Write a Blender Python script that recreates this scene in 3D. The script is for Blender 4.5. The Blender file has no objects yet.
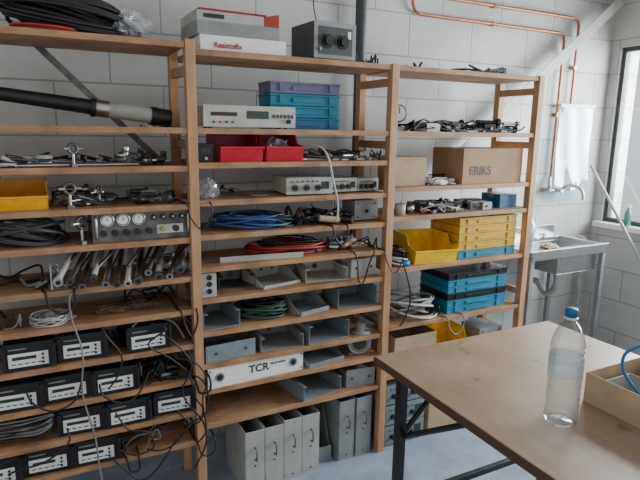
import bpy, math, random
from mathutils import Vector, Matrix, Euler, noise
R=random.Random(7)
# ---------------------------------------------------------------- materials
def mat(name,col,rough=.5,metal=0,var=.12,scale=20,bump=0,col2=None,stretch=(1,1,1),spec=.5,detail=4,grime=0):
    m=bpy.data.materials.new(name);m.use_nodes=True
    nt=m.node_tree;b=nt.nodes['Principled BSDF']
    b.inputs['Roughness'].default_value=rough;b.inputs['Metallic'].default_value=metal
    b.inputs['Specular IOR Level'].default_value=spec
    tc=nt.nodes.new('ShaderNodeTexCoord');mp=nt.nodes.new('ShaderNodeMapping')
    mp.inputs['Scale'].default_value=stretch
    nt.links.new(tc.outputs['Object'],mp.inputs['Vector'])
    n=nt.nodes.new('ShaderNodeTexNoise');n.inputs['Scale'].default_value=scale;n.inputs['Detail'].default_value=detail
    nt.links.new(mp.outputs[0],n.inputs['Vector'])
    r=nt.nodes.new('ShaderNodeValToRGB')
    c2=col2 or tuple(c*(1-var*2) for c in col)
    c1=col if col2 else tuple(min(1,c*(1+var)) for c in col)
    r.color_ramp.elements[0].position=.3;r.color_ramp.elements[1].position=.7
    r.color_ramp.elements[0].color=(*c2,1);r.color_ramp.elements[1].color=(*c1,1)
    nt.links.new(n.outputs['Fac'],r.inputs['Fac']);out=r.outputs['Color']
    if grime:
        g=nt.nodes.new('ShaderNodeTexNoise');g.inputs['Scale'].default_value=7;g.inputs['Detail'].default_value=9;g.inputs['Roughness'].default_value=.65
        nt.links.new(tc.outputs['Object'],g.inputs['Vector'])
        gr=nt.nodes.new('ShaderNodeValToRGB');gr.color_ramp.elements[0].position=.36;gr.color_ramp.elements[0].color=(1-grime,1-grime,1-grime*1.05,1);gr.color_ramp.elements[1].position=.56;gr.color_ramp.elements[1].color=(1,1,1,1)
        nt.links.new(g.outputs['Fac'],gr.inputs[0])
        mm=nt.nodes.new('ShaderNodeMixRGB');mm.blend_type='MULTIPLY';mm.inputs[0].default_value=1
        nt.links.new(out,mm.inputs[1]);nt.links.new(gr.outputs[0],mm.inputs[2]);out=mm.outputs[0]
    nt.links.new(out,b.inputs['Base Color'])
    if bump:
        bp=nt.nodes.new('ShaderNodeBump');bp.inputs['Strength'].default_value=bump;bp.inputs['Distance'].default_value=.01
        nt.links.new(n.outputs['Fac'],bp.inputs['Height']);nt.links.new(bp.outputs[0],b.inputs['Normal'])
    return m
M={}
M['wood']=mat('shelf_wood',(.47,.265,.13),.6,col2=(.32,.165,.075),scale=5,stretch=(1,9,9),bump=.05,grime=.4)
M['post']=mat('post_wood',(.53,.30,.145),.55,col2=(.40,.21,.095),scale=5,stretch=(9,9,1),grime=.15)
M['black']=mat('black_plastic',(.010,.010,.011),.4)
M['rubber']=mat('black_rubber',(.008,.008,.009),.5)
M['dark']=mat('dark_grey_paint',(.045,.048,.052),.5)
M['grey']=mat('grey_paint',(.25,.26,.26),.5,var=.06,grime=.2)
M['lgrey']=mat('light_grey_paint',(.42,.42,.39),.5,var=.05,grime=.2)
M['bgrey']=mat('bluegrey_sheet_metal',(.20,.24,.26),.5,var=.06,grime=.2)
M['white']=mat('white_plastic',(.80,.79,.76),.45,var=.04)
M['cream']=mat('cream_paint',(.48,.47,.41),.5,var=.05,grime=.15)
M['steel']=mat('steel',(.58,.57,.55),.32,1,var=.15,grime=.3)
M['dsteel']=mat('dull_steel',(.17,.165,.16),.5,.8,var=.25)
M['stain']=mat('stainless',(.62,.64,.66),.28,1,var=.05)
M['brass']=mat('brass',(.50,.34,.14),.4,1)
M['copper']=mat('copper',(.50,.21,.12),.45,.7,var=.15)
M['red']=mat('red_plastic',(.52,.012,.03),.35)
M['redc']=mat('red_cable',(.38,.022,.02),.45)
M['yellow']=mat('yellow_plastic',(.90,.56,.01),.35)
M['ydraw']=mat('yellow_drawer_plastic',(.62,.36,.03),.45)
M['orange']=mat('orange_plastic',(.90,.42,.005),.35)
M['blue']=mat('blue_plastic',(.012,.13,.30),.45)
M['teal']=mat('teal_plastic',(.012,.20,.32),.45)
M['purple']=mat('bluish_grey_plastic',(.15,.15,.27),.45)
M['bluec']=mat('blue_cable',(.02,.06,.20),.45)
M['greenc']=mat('green_cable',(.008,.05,.028),.5)
M['greyc']=mat('grey_cable',(.20,.20,.19),.5)
M['whitec']=mat('white_cable',(.45,.45,.42),.5)
M['card']=mat('cardboard',(.36,.225,.12),.8,var=.08,scale=12)
M['cardl']=mat('cardboard_light',(.46,.33,.20),.8,var=.08,scale=12)
M['tape']=mat('packing_tape',(.38,.24,.12),.3)
M['ink']=mat('printed_ink',(.02,.02,.025),.6)
M['lcd']=mat('display',(.03,.05,.045),.15)
M['cloth']=mat('brown_cloth',(.13,.08,.05),.9)
M['lime']=mat('green_liquid',(.15,.45,.35),.3)
M['greenp']=mat('green_plastic',(.08,.30,.22),.4)
M['floor']=mat('floor_concrete',(.32,.37,.46),.4,col2=(.24,.28,.36),scale=3,detail=8,bump=.03,grime=.25)
m=mat('worn_tabletop',(.36,.25,.16),.3,col2=(.27,.18,.112),scale=1.6,detail=8,spec=.6);M['ttop']=m
nt=m.node_tree;b=nt.nodes['Principled BSDF']
tcn=[n for n in nt.nodes if n.type=='TEX_COORD'][0]
src=b.inputs['Base Color'].links[0].from_socket
mp2=nt.nodes.new('ShaderNodeMapping');mp2.inputs['Scale'].default_value=(14,1.2,1)   # wood grain along the table length
nt.links.new(tcn.outputs['Object'],mp2.inputs[0])
n2=nt.nodes.new('ShaderNodeTexNoise');n2.inputs['Scale'].default_value=5;n2.inputs['Detail'].default_value=8
nt.links.new(mp2.outputs[0],n2.inputs['Vector'])
r2=nt.nodes.new('ShaderNodeValToRGB');r2.color_ramp.elements[0].position=.3;r2.color_ramp.elements[0].color=(.78,.75,.72,1);r2.color_ramp.elements[1].position=.65;r2.color_ramp.elements[1].color=(1,1,1,1)
mx=nt.nodes.new('ShaderNodeMixRGB');mx.blend_type='MULTIPLY';mx.inputs[0].default_value=.8
nt.links.new(n2.outputs['Fac'],r2.inputs[0]);nt.links.new(src,mx.inputs[1]);nt.links.new(r2.outputs[0],mx.inputs[2])
n4=nt.nodes.new('ShaderNodeTexNoise');n4.inputs['Scale'].default_value=2.4;n4.inputs['Detail'].default_value=9;n4.inputs['Roughness'].default_value=.6
nt.links.new(tcn.outputs['Object'],n4.inputs['Vector'])
r4=nt.nodes.new('ShaderNodeValToRGB');r4.color_ramp.elements[0].position=.45;r4.color_ramp.elements[0].color=(0,0,0,1);r4.color_ramp.elements[1].position=.8;r4.color_ramp.elements[1].color=(.6,.6,.6,1)
m4=nt.nodes.new('ShaderNodeMixRGB');m4.inputs[2].default_value=(.45,.37,.29,1)
nt.links.new(n4.outputs['Fac'],r4.inputs[0]);nt.links.new(r4.outputs[0],m4.inputs[0]);nt.links.new(mx.outputs[0],m4.inputs[1]);nt.links.new(m4.outputs[0],b.inputs['Base Color'])
# a few dark stains
n5=nt.nodes.new('ShaderNodeTexNoise');n5.inputs['Scale'].default_value=11;n5.inputs['Detail'].default_value=5
nt.links.new(tcn.outputs['Object'],n5.inputs['Vector'])
r5=nt.nodes.new('ShaderNodeValToRGB');r5.color_ramp.elements[0].position=.27;r5.color_ramp.elements[0].color=(.55,.5,.46,1);r5.color_ramp.elements[1].position=.36;r5.color_ramp.elements[1].color=(1,1,1,1)
m5=nt.nodes.new('ShaderNodeMixRGB');m5.blend_type='MULTIPLY';m5.inputs[0].default_value=1
nt.links.new(n5.outputs['Fac'],r5.inputs[0]);nt.links.new(m4.outputs[0],m5.inputs[1]);nt.links.new(r5.outputs[0],m5.inputs[2]);nt.links.new(m5.outputs[0],b.inputs['Base Color'])
r3=nt.nodes.new('ShaderNodeMapRange');r3.inputs[3].default_value=.2;r3.inputs[4].default_value=.45
nt.links.new(n4.outputs['Fac'],r3.inputs[0]);nt.links.new(r3.outputs[0],b.inputs['Roughness'])
M['tedge']=mat('dark_table_edge',(.085,.042,.024),.5,scale=6,stretch=(1,1,8))
def wallmat(name,swap):
    m=bpy.data.materials.new(name);m.use_nodes=True;nt=m.node_tree;b=nt.nodes['Principled BSDF']
    g=nt.nodes.new('ShaderNodeNewGeometry');s=nt.nodes.new('ShaderNodeSeparateXYZ');c=nt.nodes.new('ShaderNodeCombineXYZ')
    nt.links.new(g.outputs['Position'],s.inputs[0])
    nt.links.new(s.outputs[1 if swap else 0],c.inputs[0]);nt.links.new(s.outputs[2],c.inputs[1])
    br=nt.nodes.new('ShaderNodeTexBrick');br.inputs['Scale'].default_value=1;br.inputs['Brick Width'].default_value=.44
    br.inputs['Row Height'].default_value=.22;br.inputs['Mortar Size'].default_value=.005;br.inputs['Mortar Smooth'].default_value=.5
    br.inputs['Color1'].default_value=(.51,.51,.49,1);br.inputs['Color2'].default_value=(.47,.47,.45,1);br.inputs['Mortar'].default_value=(.31,.31,.30,1)
    nt.links.new(c.outputs[0],br.inputs['Vector'])
    n=nt.nodes.new('ShaderNodeTexNoise');n.inputs['Scale'].default_value=3;n.inputs['Detail'].default_value=10;n.inputs['Roughness'].default_value=.65
    nt.links.new(g.outputs['Position'],n.inputs['Vector'])
    mr=nt.nodes.new('ShaderNodeMapRange');mr.inputs[1].default_value=.3;mr.inputs[2].default_value=.6;mr.inputs[3].default_value=.85;mr.inputs[4].default_value=1.06
    nt.links.new(n.outputs['Fac'],mr.inputs[0])
    mx=nt.nodes.new('ShaderNodeMixRGB');mx.blend_type='MULTIPLY';mx.inputs[0].default_value=1
    nt.links.new(br.outputs['Color'],mx.inputs[1]);nt.links.new(mr.outputs[0],mx.inputs[2]);nt.links.new(mx.outputs[0],b.inputs['Base Color'])
    ad=nt.nodes.new('ShaderNodeMath');ad.operation='MULTIPLY_ADD';ad.inputs[1].default_value=-1
    n3=nt.nodes.new('ShaderNodeTexNoise');n3.inputs['Scale'].default_value=90
    nt.links.new(g.outputs['Position'],n3.inputs['Vector'])
    m3=nt.nodes.new('ShaderNodeMath');m3.operation='MULTIPLY';m3.inputs[1].default_value=.25;nt.links.new(n3.outputs['Fac'],m3.inputs[0])
    nt.links.new(br.outputs['Fac'],ad.inputs[0]);nt.links.new(m3.outputs[0],ad.inputs[2])
    bp=nt.nodes.new('ShaderNodeBump');bp.inputs['Strength'].default_value=.5;bp.inputs['Distance'].default_value=.005
    nt.links.new(ad.outputs[0],bp.inputs['Height']);nt.links.new(bp.outputs[0],b.inputs['Normal'])
    b.inputs['Roughness'].default_value=.55
    return m
M['wallb']=wallmat('painted_block_back',False);M['wallr']=wallmat('painted_block_right',True)
def clear(name,tint=(1,1,1),base=.12,haze=0,hc=(.8,.85,.9)):
    m=bpy.data.materials.new(name);m.use_nodes=True;nt=m.node_tree
    for n in list(nt.nodes): nt.nodes.remove(n)
    o=nt.nodes.new('ShaderNodeOutputMaterial');t=nt.nodes.new('ShaderNodeBsdfTransparent');t.inputs[0].default_value=(*tint,1)
    g=nt.nodes.new('ShaderNodeBsdfGlossy');g.inputs['Roughness'].default_value=.08
    l=nt.nodes.new('ShaderNodeLayerWeight');l.inputs[0].default_value=.35
    mr=nt.nodes.new('ShaderNodeMapRange');mr.inputs[3].default_value=base*.4;mr.inputs[4].default_value=.75
    nt.links.new(l.outputs['Facing'],mr.inputs[0])
    mx=nt.nodes.new('ShaderNodeMixShader');nt.links.new(mr.outputs[0],mx.inputs[0]);nt.links.new(t.outputs[0],mx.inputs[1]);nt.links.new(g.outputs[0],mx.inputs[2])
    out=mx
    if haze:
        d=nt.nodes.new('ShaderNodeBsdfDiffuse');d.inputs[0].default_value=(*hc,1)
        m2=nt.nodes.new('ShaderNodeMixShader');m2.inputs[0].default_value=haze
        nt.links.new(mx.outputs[0],m2.inputs[1]);nt.links.new(d.outputs[0],m2.inputs[2]);out=m2
    nt.links.new(out.outputs[0],o.inputs[0]);return m
M['pet']=clear('clear_pet',(.93,.96,.97),.12,.0)
M['petb']=clear('blue_clear_plastic',(.6,.82,.93),.1,.22,(.6,.8,.95))
M['label']=clear('bottle_label',(.85,.92,.97),.1,.2,(.6,.75,.85))
M['film']=clear('plastic_film',(.9,.92,.94),.3,.18)
M['glass']=clear('window_glass',(.97,.99,1),.05)
# ---------------------------------------------------------------- mesh builder
class MB:
    def __init__(s,name,loc=(0,0,0),rz=0,tilt=None):
        s.name=name;s.loc=loc;s.rot=tilt or (0,0,math.radians(rz));s.v=[];s.f=[];s.m=[];s.sm=[];s.mats=[]
    def add(s,vs,fs,mt,smooth=False):
        if mt not in s.mats: s.mats.append(mt)
        k=s.mats.index(mt);o=len(s.v)
        s.v+= [tuple(v) for v in vs]
        for f in fs: s.f.append(tuple(i+o for i in f));s.m.append(k);s.sm.append(smooth)
    def box(s,a,b,mt,e=None):
        c=[(a[i]+b[i])/2 for i in range(3)];h=[(b[i]-a[i])/2 for i in range(3)]
        vs=[Vector((x*h[0],y*h[1],z*h[2])) for x in(-1,1) for y in(-1,1) for z in(-1,1)]
        if e:
            Rm=Euler([math.radians(q) for q in e]).to_matrix();vs=[Rm@v for v in vs]
        vs=[v+Vector(c) for v in vs]
        s.add(vs,[(0,1,3,2),(4,6,7,5),(0,4,5,1),(2,3,7,6),(0,2,6,4),(1,5,7,3)],mt)
    def cyl(s,p0,p1,r,mt,r2=None,n=14,cap=True):
        p0=Vector(p0);p1=Vector(p1);d=(p1-p0).normalized();u=d.orthogonal().normalized();w=d.cross(u)
        r2=r if r2 is None else r2;vs=[]
        for p,q in((p0,r),(p1,r2)):
            for i in range(n):
                a=2*math.pi*i/n;vs.append(p+(u*math.cos(a)+w*math.sin(a))*q)
        s.add(vs,[(i,(i+1)%n,n+(i+1)%n,n+i) for i in range(n)],mt,True)
        if cap:
            s.add(vs[:n],[tuple(range(n))[::-1]],mt);s.add(vs[n:],[tuple(range(n))],mt)
    def tube(s,pts,r,mt,n=6,sub=4,closed=False):
        P=[Vector(p) for p in pts]
        if sub>1:
            Q=[];N=len(P)
            rng=N if closed else N-1
            for i in range(rng):
                g=(lambda k:P[k%N]) if closed else (lambda k:P[max(0,min(N-1,k))])
                a,b,c,d=g(i-1),g(i),g(i+1),g(i+2)
                for j in range(sub):
                    t=j/sub
                    Q.append(.5*((2*b)+(-a+c)*t+(2*a-5*b+4*c-d)*t*t+(-a+3*b-3*c+d)*t**3))
            if not closed: Q.append(P[-1])
            P=Q
        N=len(P);vs=[];u=None
        for i in range(N):
            a=P[i-1] if (i>0 or closed) else P[0];b=P[(i+1)%N] if (i<N-1 or closed) else P[-1]
            d=(b-a)
            d=d.normalized() if d.length>1e-9 else Vector((0,0,1))
            if u is None: u=d.orthogonal().normalized()
            else:
                u=u-d*u.dot(d);u=u.normalized() if u.length>1e-6 else d.orthogonal().normalized()
            w=d.cross(u)
            for k in range(n):
                q=2*math.pi*k/n;vs.append(P[i]+(u*math.cos(q)+w*math.sin(q))*r)
        fs=[]
        for i in range(N if closed else N-1):
            j=(i+1)%N
            for k in range(n): fs.append((i*n+k,i*n+(k+1)%n,j*n+(k+1)%n,j*n+k))
        s.add(vs,fs,mt,True)
        if not closed: s.add(vs[:n],[tuple(range(n))[::-1]],mt);s.add(vs[-n:],[tuple(range(n))],mt)
    def ring(s,c,Rr,r,mt,nrm=(0,0,1),n=6,k=18):
        d=Vector(nrm).normalized();u=d.orthogonal().normalized();w=d.cross(u);c=Vector(c)
        s.tube([c+(u*math.cos(2*math.pi*i/k)+w*math.sin(2*math.pi*i/k))*Rr for i in range(k)],r,mt,n,1,True)
    def lathe(s,prof,c,mt,n=28,ax=2):
        vs=[];N=len(prof)
        for r,z in prof:
            for i in range(n):
                a=2*math.pi*i/n;x,y=r*math.cos(a),r*math.sin(a)
                v=(x,y,z) if ax==2 else ((x,z,y) if ax==1 else (z,x,y))
                vs.append((v[0]+c[0],v[1]+c[1],v[2]+c[2]))
        s.add(vs,[(j*n+i,j*n+(i+1)%n,(j+1)*n+(i+1)%n,(j+1)*n+i) for j in range(N-1) for i in range(n)],mt,True)
    def crumple(s,c,rx,ry,rz,mt,seed=1,amp=.35,n=22):
        vs=[];rows=12
        for j in range(rows+1):
            ph=math.pi*j/rows
            for i in range(n):
                th=2*math.pi*i/n
                v=Vector((math.sin(ph)*math.cos(th),math.sin(ph)*math.sin(th),math.cos(ph)))
                k=1+amp*noise.noise(v*2.3+Vector((seed*3.1,0,0)))*1.6+amp*.6*noise.noise(v*6+Vector((0,seed*2.7,0)))
                z=v.z*k*rz+rz*.7
                vs.append((c[0]+v.x*k*rx,c[1]+v.y*k*ry,c[2]+max(.001,z)))
        s.add(vs,[(j*n+i,(j+1)*n+i,(j+1)*n+(i+1)%n,j*n+(i+1)%n) for j in range(rows) for i in range(n)],mt,False)
    def prism(s,pts,ext,mt):
        A=[Vector(p) for p in pts];E=Vector(ext);n=len(A);vs=A+[p+E for p in A]
        s.add(vs,[tuple(range(n))[::-1],tuple(range(n,2*n))]+[(i,(i+1)%n,n+(i+1)%n,n+i) for i in range(n)],mt)
    def tray(s,a,b,t,mt,open='top'):
        x0,y0,z0=a;x1,y1,z1=b
        s.box((x0,y0,z0),(x1,y1,z0+t),mt)
        s.box((x0,y0,z0+t),(x0+t,y1,z1),mt);s.box((x1-t,y0,z0+t),(x1,y1,z1),mt)
        s.box((x0+t,y1-t,z0+t),(x1-t,y1,z1),mt)
        if open=='top': s.box((x0+t,y0,z0+t),(x1-t,y0+t,z1),mt)
        else: s.box((x0+t,y0,z1-t),(x1-t,y1-t,z1),mt)
    def text(s,body,size,at,mt,rot=(90,0,0)):
        cu=bpy.data.curves.new('t','FONT');cu.body=body;cu.size=size;cu.extrude=.0004;cu.offset=size*.02
        o=bpy.data.objects.new('t',cu);bpy.context.scene.collection.objects.link(o)
        bpy.context.view_layer.update()
        me=bpy.data.meshes.new_from_object(o.evaluated_get(bpy.context.evaluated_depsgraph_get()))
        Rm=Euler([math.radians(q) for q in rot]).to_matrix()
        s.add([Rm@v.co+Vector(at) for v in me.vertices],[tuple(p.vertices) for p in me.polygons],mt)
        bpy.data.objects.remove(o);bpy.data.meshes.remove(me)
    def done(s,bev=0):
        me=bpy.data.meshes.new(s.name);me.from_pydata(s.v,[],s.f)
        for q in s.mats: me.materials.append(M[q])
        me.polygons.foreach_set('material_index',s.m);me.polygons.foreach_set('use_smooth',s.sm);me.update()
        o=bpy.data.objects.new(s.name,me);bpy.context.scene.collection.objects.link(o)
        o.location=s.loc;o.rotation_euler=s.rot
        if bev:
            md=o.modifiers.new('bevel','BEVEL');md.width=bev;md.segments=2;md.limit_method='ANGLE';md.angle_limit=math.radians(50)
        return o
def coil(mb,c,Rr,r,mt,loops=5,h=.03,sx=1,sy=1,seed=1,wob=.12):
    q=random.Random(seed);pts=[];N=14;ox=oy=0
    for i in range(int(loops*N)):
        a=2*math.pi*i/N
        l=i/N
        if i%N==0: tx_,ty_=q.uniform(-.12,.12)*Rr,q.uniform(-.12,.12)*Rr
        ox+=(tx_-ox)*.15;oy+=(ty_-oy)*.15
        rr=Rr*(1-wob+wob*2*abs(math.sin(l*1.7+q.random()*.15)))*(1+q.uniform(-.02,.02))
        z=r+(h-2*r)*(.5+.5*math.sin(l*2.3+a*.5))
        pts.append((c[0]+ox+math.cos(a)*rr*sx,c[1]+oy+math.sin(a)*rr*sy,c[2]+max(r,z)))
    mb.tube(pts,r,mt,6,2)
def cable_coil(name,c,Rr,r,mt,**k):
    mb=MB(name,c);coil(mb,(0,0,0),Rr,r,mt,**k);return mb.done()
def tangle(name,x0,x1,y0,y1,z,n,r,mts,seed,h=.04,drape=0):
    """loose pile of cables wandering over a shelf; some ends hang over the front edge"""
    q=random.Random(seed);cx,cy=(x0+x1)/2,(y0+y1)/2;mb=MB(name,(cx,cy,z))
    for i in range(n):
        p=[];a=q.uniform(0,6.28);x=q.uniform(x0-cx,x1-cx)*.6;y=q.uniform(y0-cy,y1-cy)*.6
        for k in range(q.randint(7,12)):
            a+=q.uniform(-1.1,1.1);st=(x1-x0)*.18
            x=max(x0-cx,min(x1-cx,x+math.cos(a)*st));y=max(y0-cy,min(y1-cy,y+math.sin(a)*st*.6))
            p.append((x,y,r+q.random()**2*h))
        if i<drape:
            fy=-cy-.014;w=q.uniform(.03,.12);dp=q.uniform(.05,.12)
            p+=[(x,-cy+.03,r*1.5),(x+.01,fy,-.002),(x+.02,fy-.006,-.05),(x+.02+w*.5,fy-.008,-dp),(x+.02+w,fy-.006,-.05),(x+.02+w,fy,-.0),(x+.02+w,-cy+.05,r*1.5)]
        mb.tube(p,r*q.uniform(.8,1.2),q.choice(mts),6,4)
    return mb.done()
# ---------------------------------------------------------------- room
def simple(name,a,b,mt):
    c=[(a[i]+b[i])/2 for i in range(3)];mb=MB(name,c);mb.box([a[i]-c[i] for i in range(3)],[b[i]-c[i] for i in range(3)],mt);return mb.done()
simple('floor',(-3,-4.5,-.1),(3.2,.7,0),'floor')
simple('wall_back',(-3,.5,0),(3.2,.7,3.3),'wallb')
simple('unseen_ceiling',(-3,-2.6,3.3),(3.2,.7,3.4),'white')  # out of view; added to block overhead sky light and darken the shelf interiors
XW=3.0
wr=MB('wall_right',(0,0,0))
wy0,wy1,wz0,wz1=-1.6,.43,.98,2.15
wr.box((XW,-4.5,0),(XW+.2,.5,wz0),'wallr');wr.box((XW,-4.5,wz1),(XW+.2,.5,3.3),'wallr')
wr.box((XW,wy1,wz0),(XW+.2,.5,wz1),'wallr');wr.box((XW,-4.5,wz0),(XW+.2,wy0,wz1),'wallr');wr.done()
w=MB('window_1',(XW,0,0))
f=.028
for a,b in (((.02,wy0,wz0),(.07,wy1,wz0+f)),((.02,wy0,wz1-f),(.07,wy1,wz1)),((.02,wy0,wz0+f),(.07,wy0+f,wz1-f)),((.02,wy1-f,wz0+f),(.07,wy1,wz1-f)),((.02,-.45,wz0+f),(.07,-.41,wz1-f))):
    w.box(a,b,'dark')
w.box((.045,wy0+f,wz0+f),(.05,wy1-f,wz1-f),'glass')
w.done(.003)
simple('trim_1',(XW-.05,wy0-.03,wz0-.035),(XW-.001,wy1+.03,wz0-.002),'white')
# ---------------------------------------------------------------- shelving
T1=[1.886,1.581,1.441,1.296,1.166,1.011,.876,.731,.581,.438,.306]
T2=[1.864,1.581,1.451,1.306,1.171,1.041,.911,.771,.631,.519,.365]
T3=[1.864,1.581,1.327,1.189,.942,.655,.40]
D=.30;TH=.022
sh=MB('wooden_shelving_unit')
for i,x in enumerate((-.9,0,.9,1.8)):
    ht=1.895 if i<2 else 1.868
    sh.box((x-.018,-.006,0),(x+.018,.034,ht),'post')
    sh.box((x-.018,D-.034,0),(x+.018,D+.006,ht),'post')
    for z in ((.30,.75,1.2,1.545,1.82)): sh.box((x-.012,.034,z-.045),(x+.012,D-.034,z-.01),'post')
for x0,T in ((-.9,T1),(0,T2),(.9,T3)):
    for z in T:
        sh.box((x0+.019,0,z-TH),(x0+.881,D,z),'wood')
for a,b in (((-.5,1.88),(-.02,1.40)),):
    dx,dz=b[0]-a[0],b[1]-a[1];L=math.hypot(dx,dz);cx,cz=(a[0]+b[0])/2,(a[1]+b[1])/2
    sh.box((cx-L/2,D+.007,cz-.012),(cx+L/2,D+.010,cz+.012),'dsteel',(0,-math.degrees(math.atan2(dz,dx)),0))
sh.done(.0015)
# ---------------------------------------------------------------- item generators
def bin_(name,loc,w,d,h,mt,rz=0,lab=True):
    mb=MB(name,loc,rz);t=.003
    mb.box((-w/2,0,0),(w/2,d,t),mt)
    mb.box((-w/2,d-t,t),(w/2,d,h),mt)
    for x in (-w/2,w/2-t):
        mb.prism([(x,-.012,h*.48),(x,0,t),(x,d-t,t),(x,d-t,h),(x,d*.38,h),(x,d*.28,h*.62),(x,0,h*.55)],(t,0,0),mt)
    mb.prism([(-w/2+t,-.012,h*.5),(-w/2+t,0,t),(-w/2+t,t,t),(-w/2+t,-.009,h*.5)],(w-2*t,0,0),mt)
    mb.box((-w/2-.004,d*.38,h-.008),(-w/2,d,h),mt);mb.box((w/2,d*.38,h-.008),(w/2+.004,d,h),mt)
    mb.box((-w/2,d,h-.01),(w/2,d+.006,h),mt)
    mb.box((-w/2-.003,-.016,h*.46),(w/2+.003,-.009,h*.53),mt)
    if lab: mb.box((-w*.3,-.0125,h*.15),(w*.3,-.007,h*.40),lab if isinstance(lab,str) else 'white')
    return mb
def psu(loc,w=.158,h=.100,d=.22,rz=0,name='bench_power_supply'):
    mb=MB(name,loc,rz)
    mb.box((-w/2,.008,.006),(w/2,d,h),'black')
    mb.box((-w/2-.003,0,.003),(w/2+.003,.008,h+.002),'black')
    mb.box((-w*.42,-.002,h*.16),(w*.38,0,h*.66),'white')
    mb.box((-w*.34,-.0035,h*.43),(w*.14,-.002,h*.55),'lcd')
    for i in range(5): mb.box((-w*.36+i*w*.13,-.003,h*.26),(-w*.36+i*w*.13+w*.09,-.002,h*.30),'ink')
    for i in range(3): mb.cyl((w*.27,-.002,h*(.26+.15*i)),(w*.27,-.008,h*(.26+.15*i)),.004,'black',n=10)
    mb.box((-w*.4,-.0025,h*.8),(-w*.05,0,h*.85),'greyc')
    for x in (-1,1):
        mb.prism([(x*w*.5-.006,-.012,h*.1),(x*w*.5+.006,-.012,h*.1),(x*w*.5+.006,0,h*.1),(x*w*.5-.006,0,h*.1)],(0,0,h*.85),'black')
        for y in (.03,d-.03): mb.cyl((x*w*.4,y,0),(x*w*.4,y,.007),.008,'rubber',n=10)
    for i in range(6): mb.box((-w*.35+i*w*.12,d*.3,h),(-w*.35+i*w*.12+.006,d*.7,h+.0015),'dark')
    return mb.done(.002)
def instrument(name,loc,w,h,d,mt,rz=0,style=0,face='lgrey'):
    mb=MB(name,loc,rz)
    mb.box((-w/2,.004,.008),(w/2,d,h),mt)
    mb.box((-w/2-.002,0,.006),(w/2+.002,.004,h+.002),face)
    for x in (-1,1):
        for y in (.02,d-.02): mb.cyl((x*w*.42,y,0),(x*w*.42,y,.009),.009,'rubber',n=10)
    if style==0:
        mb.box((-w*.05,-.001,h*.45),(w*.2,0,h*.8),'lcd')
        mb.box((-w*.43,-.001,h*.55),(-w*.15,0,h*.72),'ink')
        for i in range(6): mb.box((w*.24+i*.016,-.003,h*.5),(w*.24+i*.016+.01,0,h*.66),'dark')
        mb.cyl((w*.42,0,h*.35),(w*.42,-.012,h*.35),.009,'black')
        for i in range(4): mb.cyl((-w*.4+i*.025,0,h*.28),(-w*.4+i*.025,-.004,h*.28),.005,'red' if i%2 else 'dark',n=10)
    elif style==1:
        mb.box((-w*.42,-.001,h*.15),(w*.42,0,h*.88),'dark')
        for x in (-.2,.18):
            mb.cyl((w*x,0,h*.5),(w*x,-.006,h*.5),h*.19,'black',n=20);mb.cyl((w*x,-.006,h*.5),(w*x,-.02,h*.5),h*.12,'black',n=20)
            mb.ring((w*x,-.002,h*.5),h*.22,.001,'greyc',(0,1,0))
        mb.box((w*.3,-.002,h*.6),(w*.38,0,h*.8),'white');mb.cyl((-w*.38,0,h*.28),(-w*.38,-.01,h*.28),.006,'steel')
    elif style==2:
        for i in range(3):
            x=-w*.33+i*w*.25;mb.cyl((x,0,h*.45),(x,-.016,h*.45),.010,'black',n=16);mb.ring((x,-.001,h*.45),.014,.001,'ink',(0,1,0))
        mb.box((w*.25,-.001,h*.35),(w*.43,0,h*.78),'lcd')
        for i in range(6): mb.cyl((-w*.38+i*w*.11,0,h*.8),(-w*.38+i*w*.11,-.005,h*.8),.004,'dsteel',n=8)
    elif style==3:
        for x in (-.38,.38):
            for zz in (.2,.85): mb.cyl((w*x,0,h*zz),(w*x,-.003,h*zz),.005,'dsteel',n=8)
        mb.box((-w*.2,-.001,h*.3),(w*.2,0,h*.7),'bgrey');mb.cyl((0,0,h*.5),(0,-.01,h*.5),.008,'black')
    return mb.done(.002)
def wrench(mb,x,y,z,L,ang,mt='steel'):
    a=math.radians(ang);c,s=math.cos(a),math.sin(a)
    P=lambda u,v:(x+u*c-v*s,y+u*s+v*c,z)
    w=L*.045
    mb.prism([P(-L/2,-w),P(L*.33,-w),P(L*.36,-w*2.6),P(L*.5,-w*2),P(L*.5,-w),P(L*.41,0),P(L*.5,w),P(L*.5,w*2),P(L*.36,w*2.6),P(L*.33,w),P(-L/2,w)],(0,0,.007),mt)
    mb.cyl(P(-L/2,0),(P(-L/2,0)[0],P(-L/2,0)[1],z+.008),w*2,mt,n=14)
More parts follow.
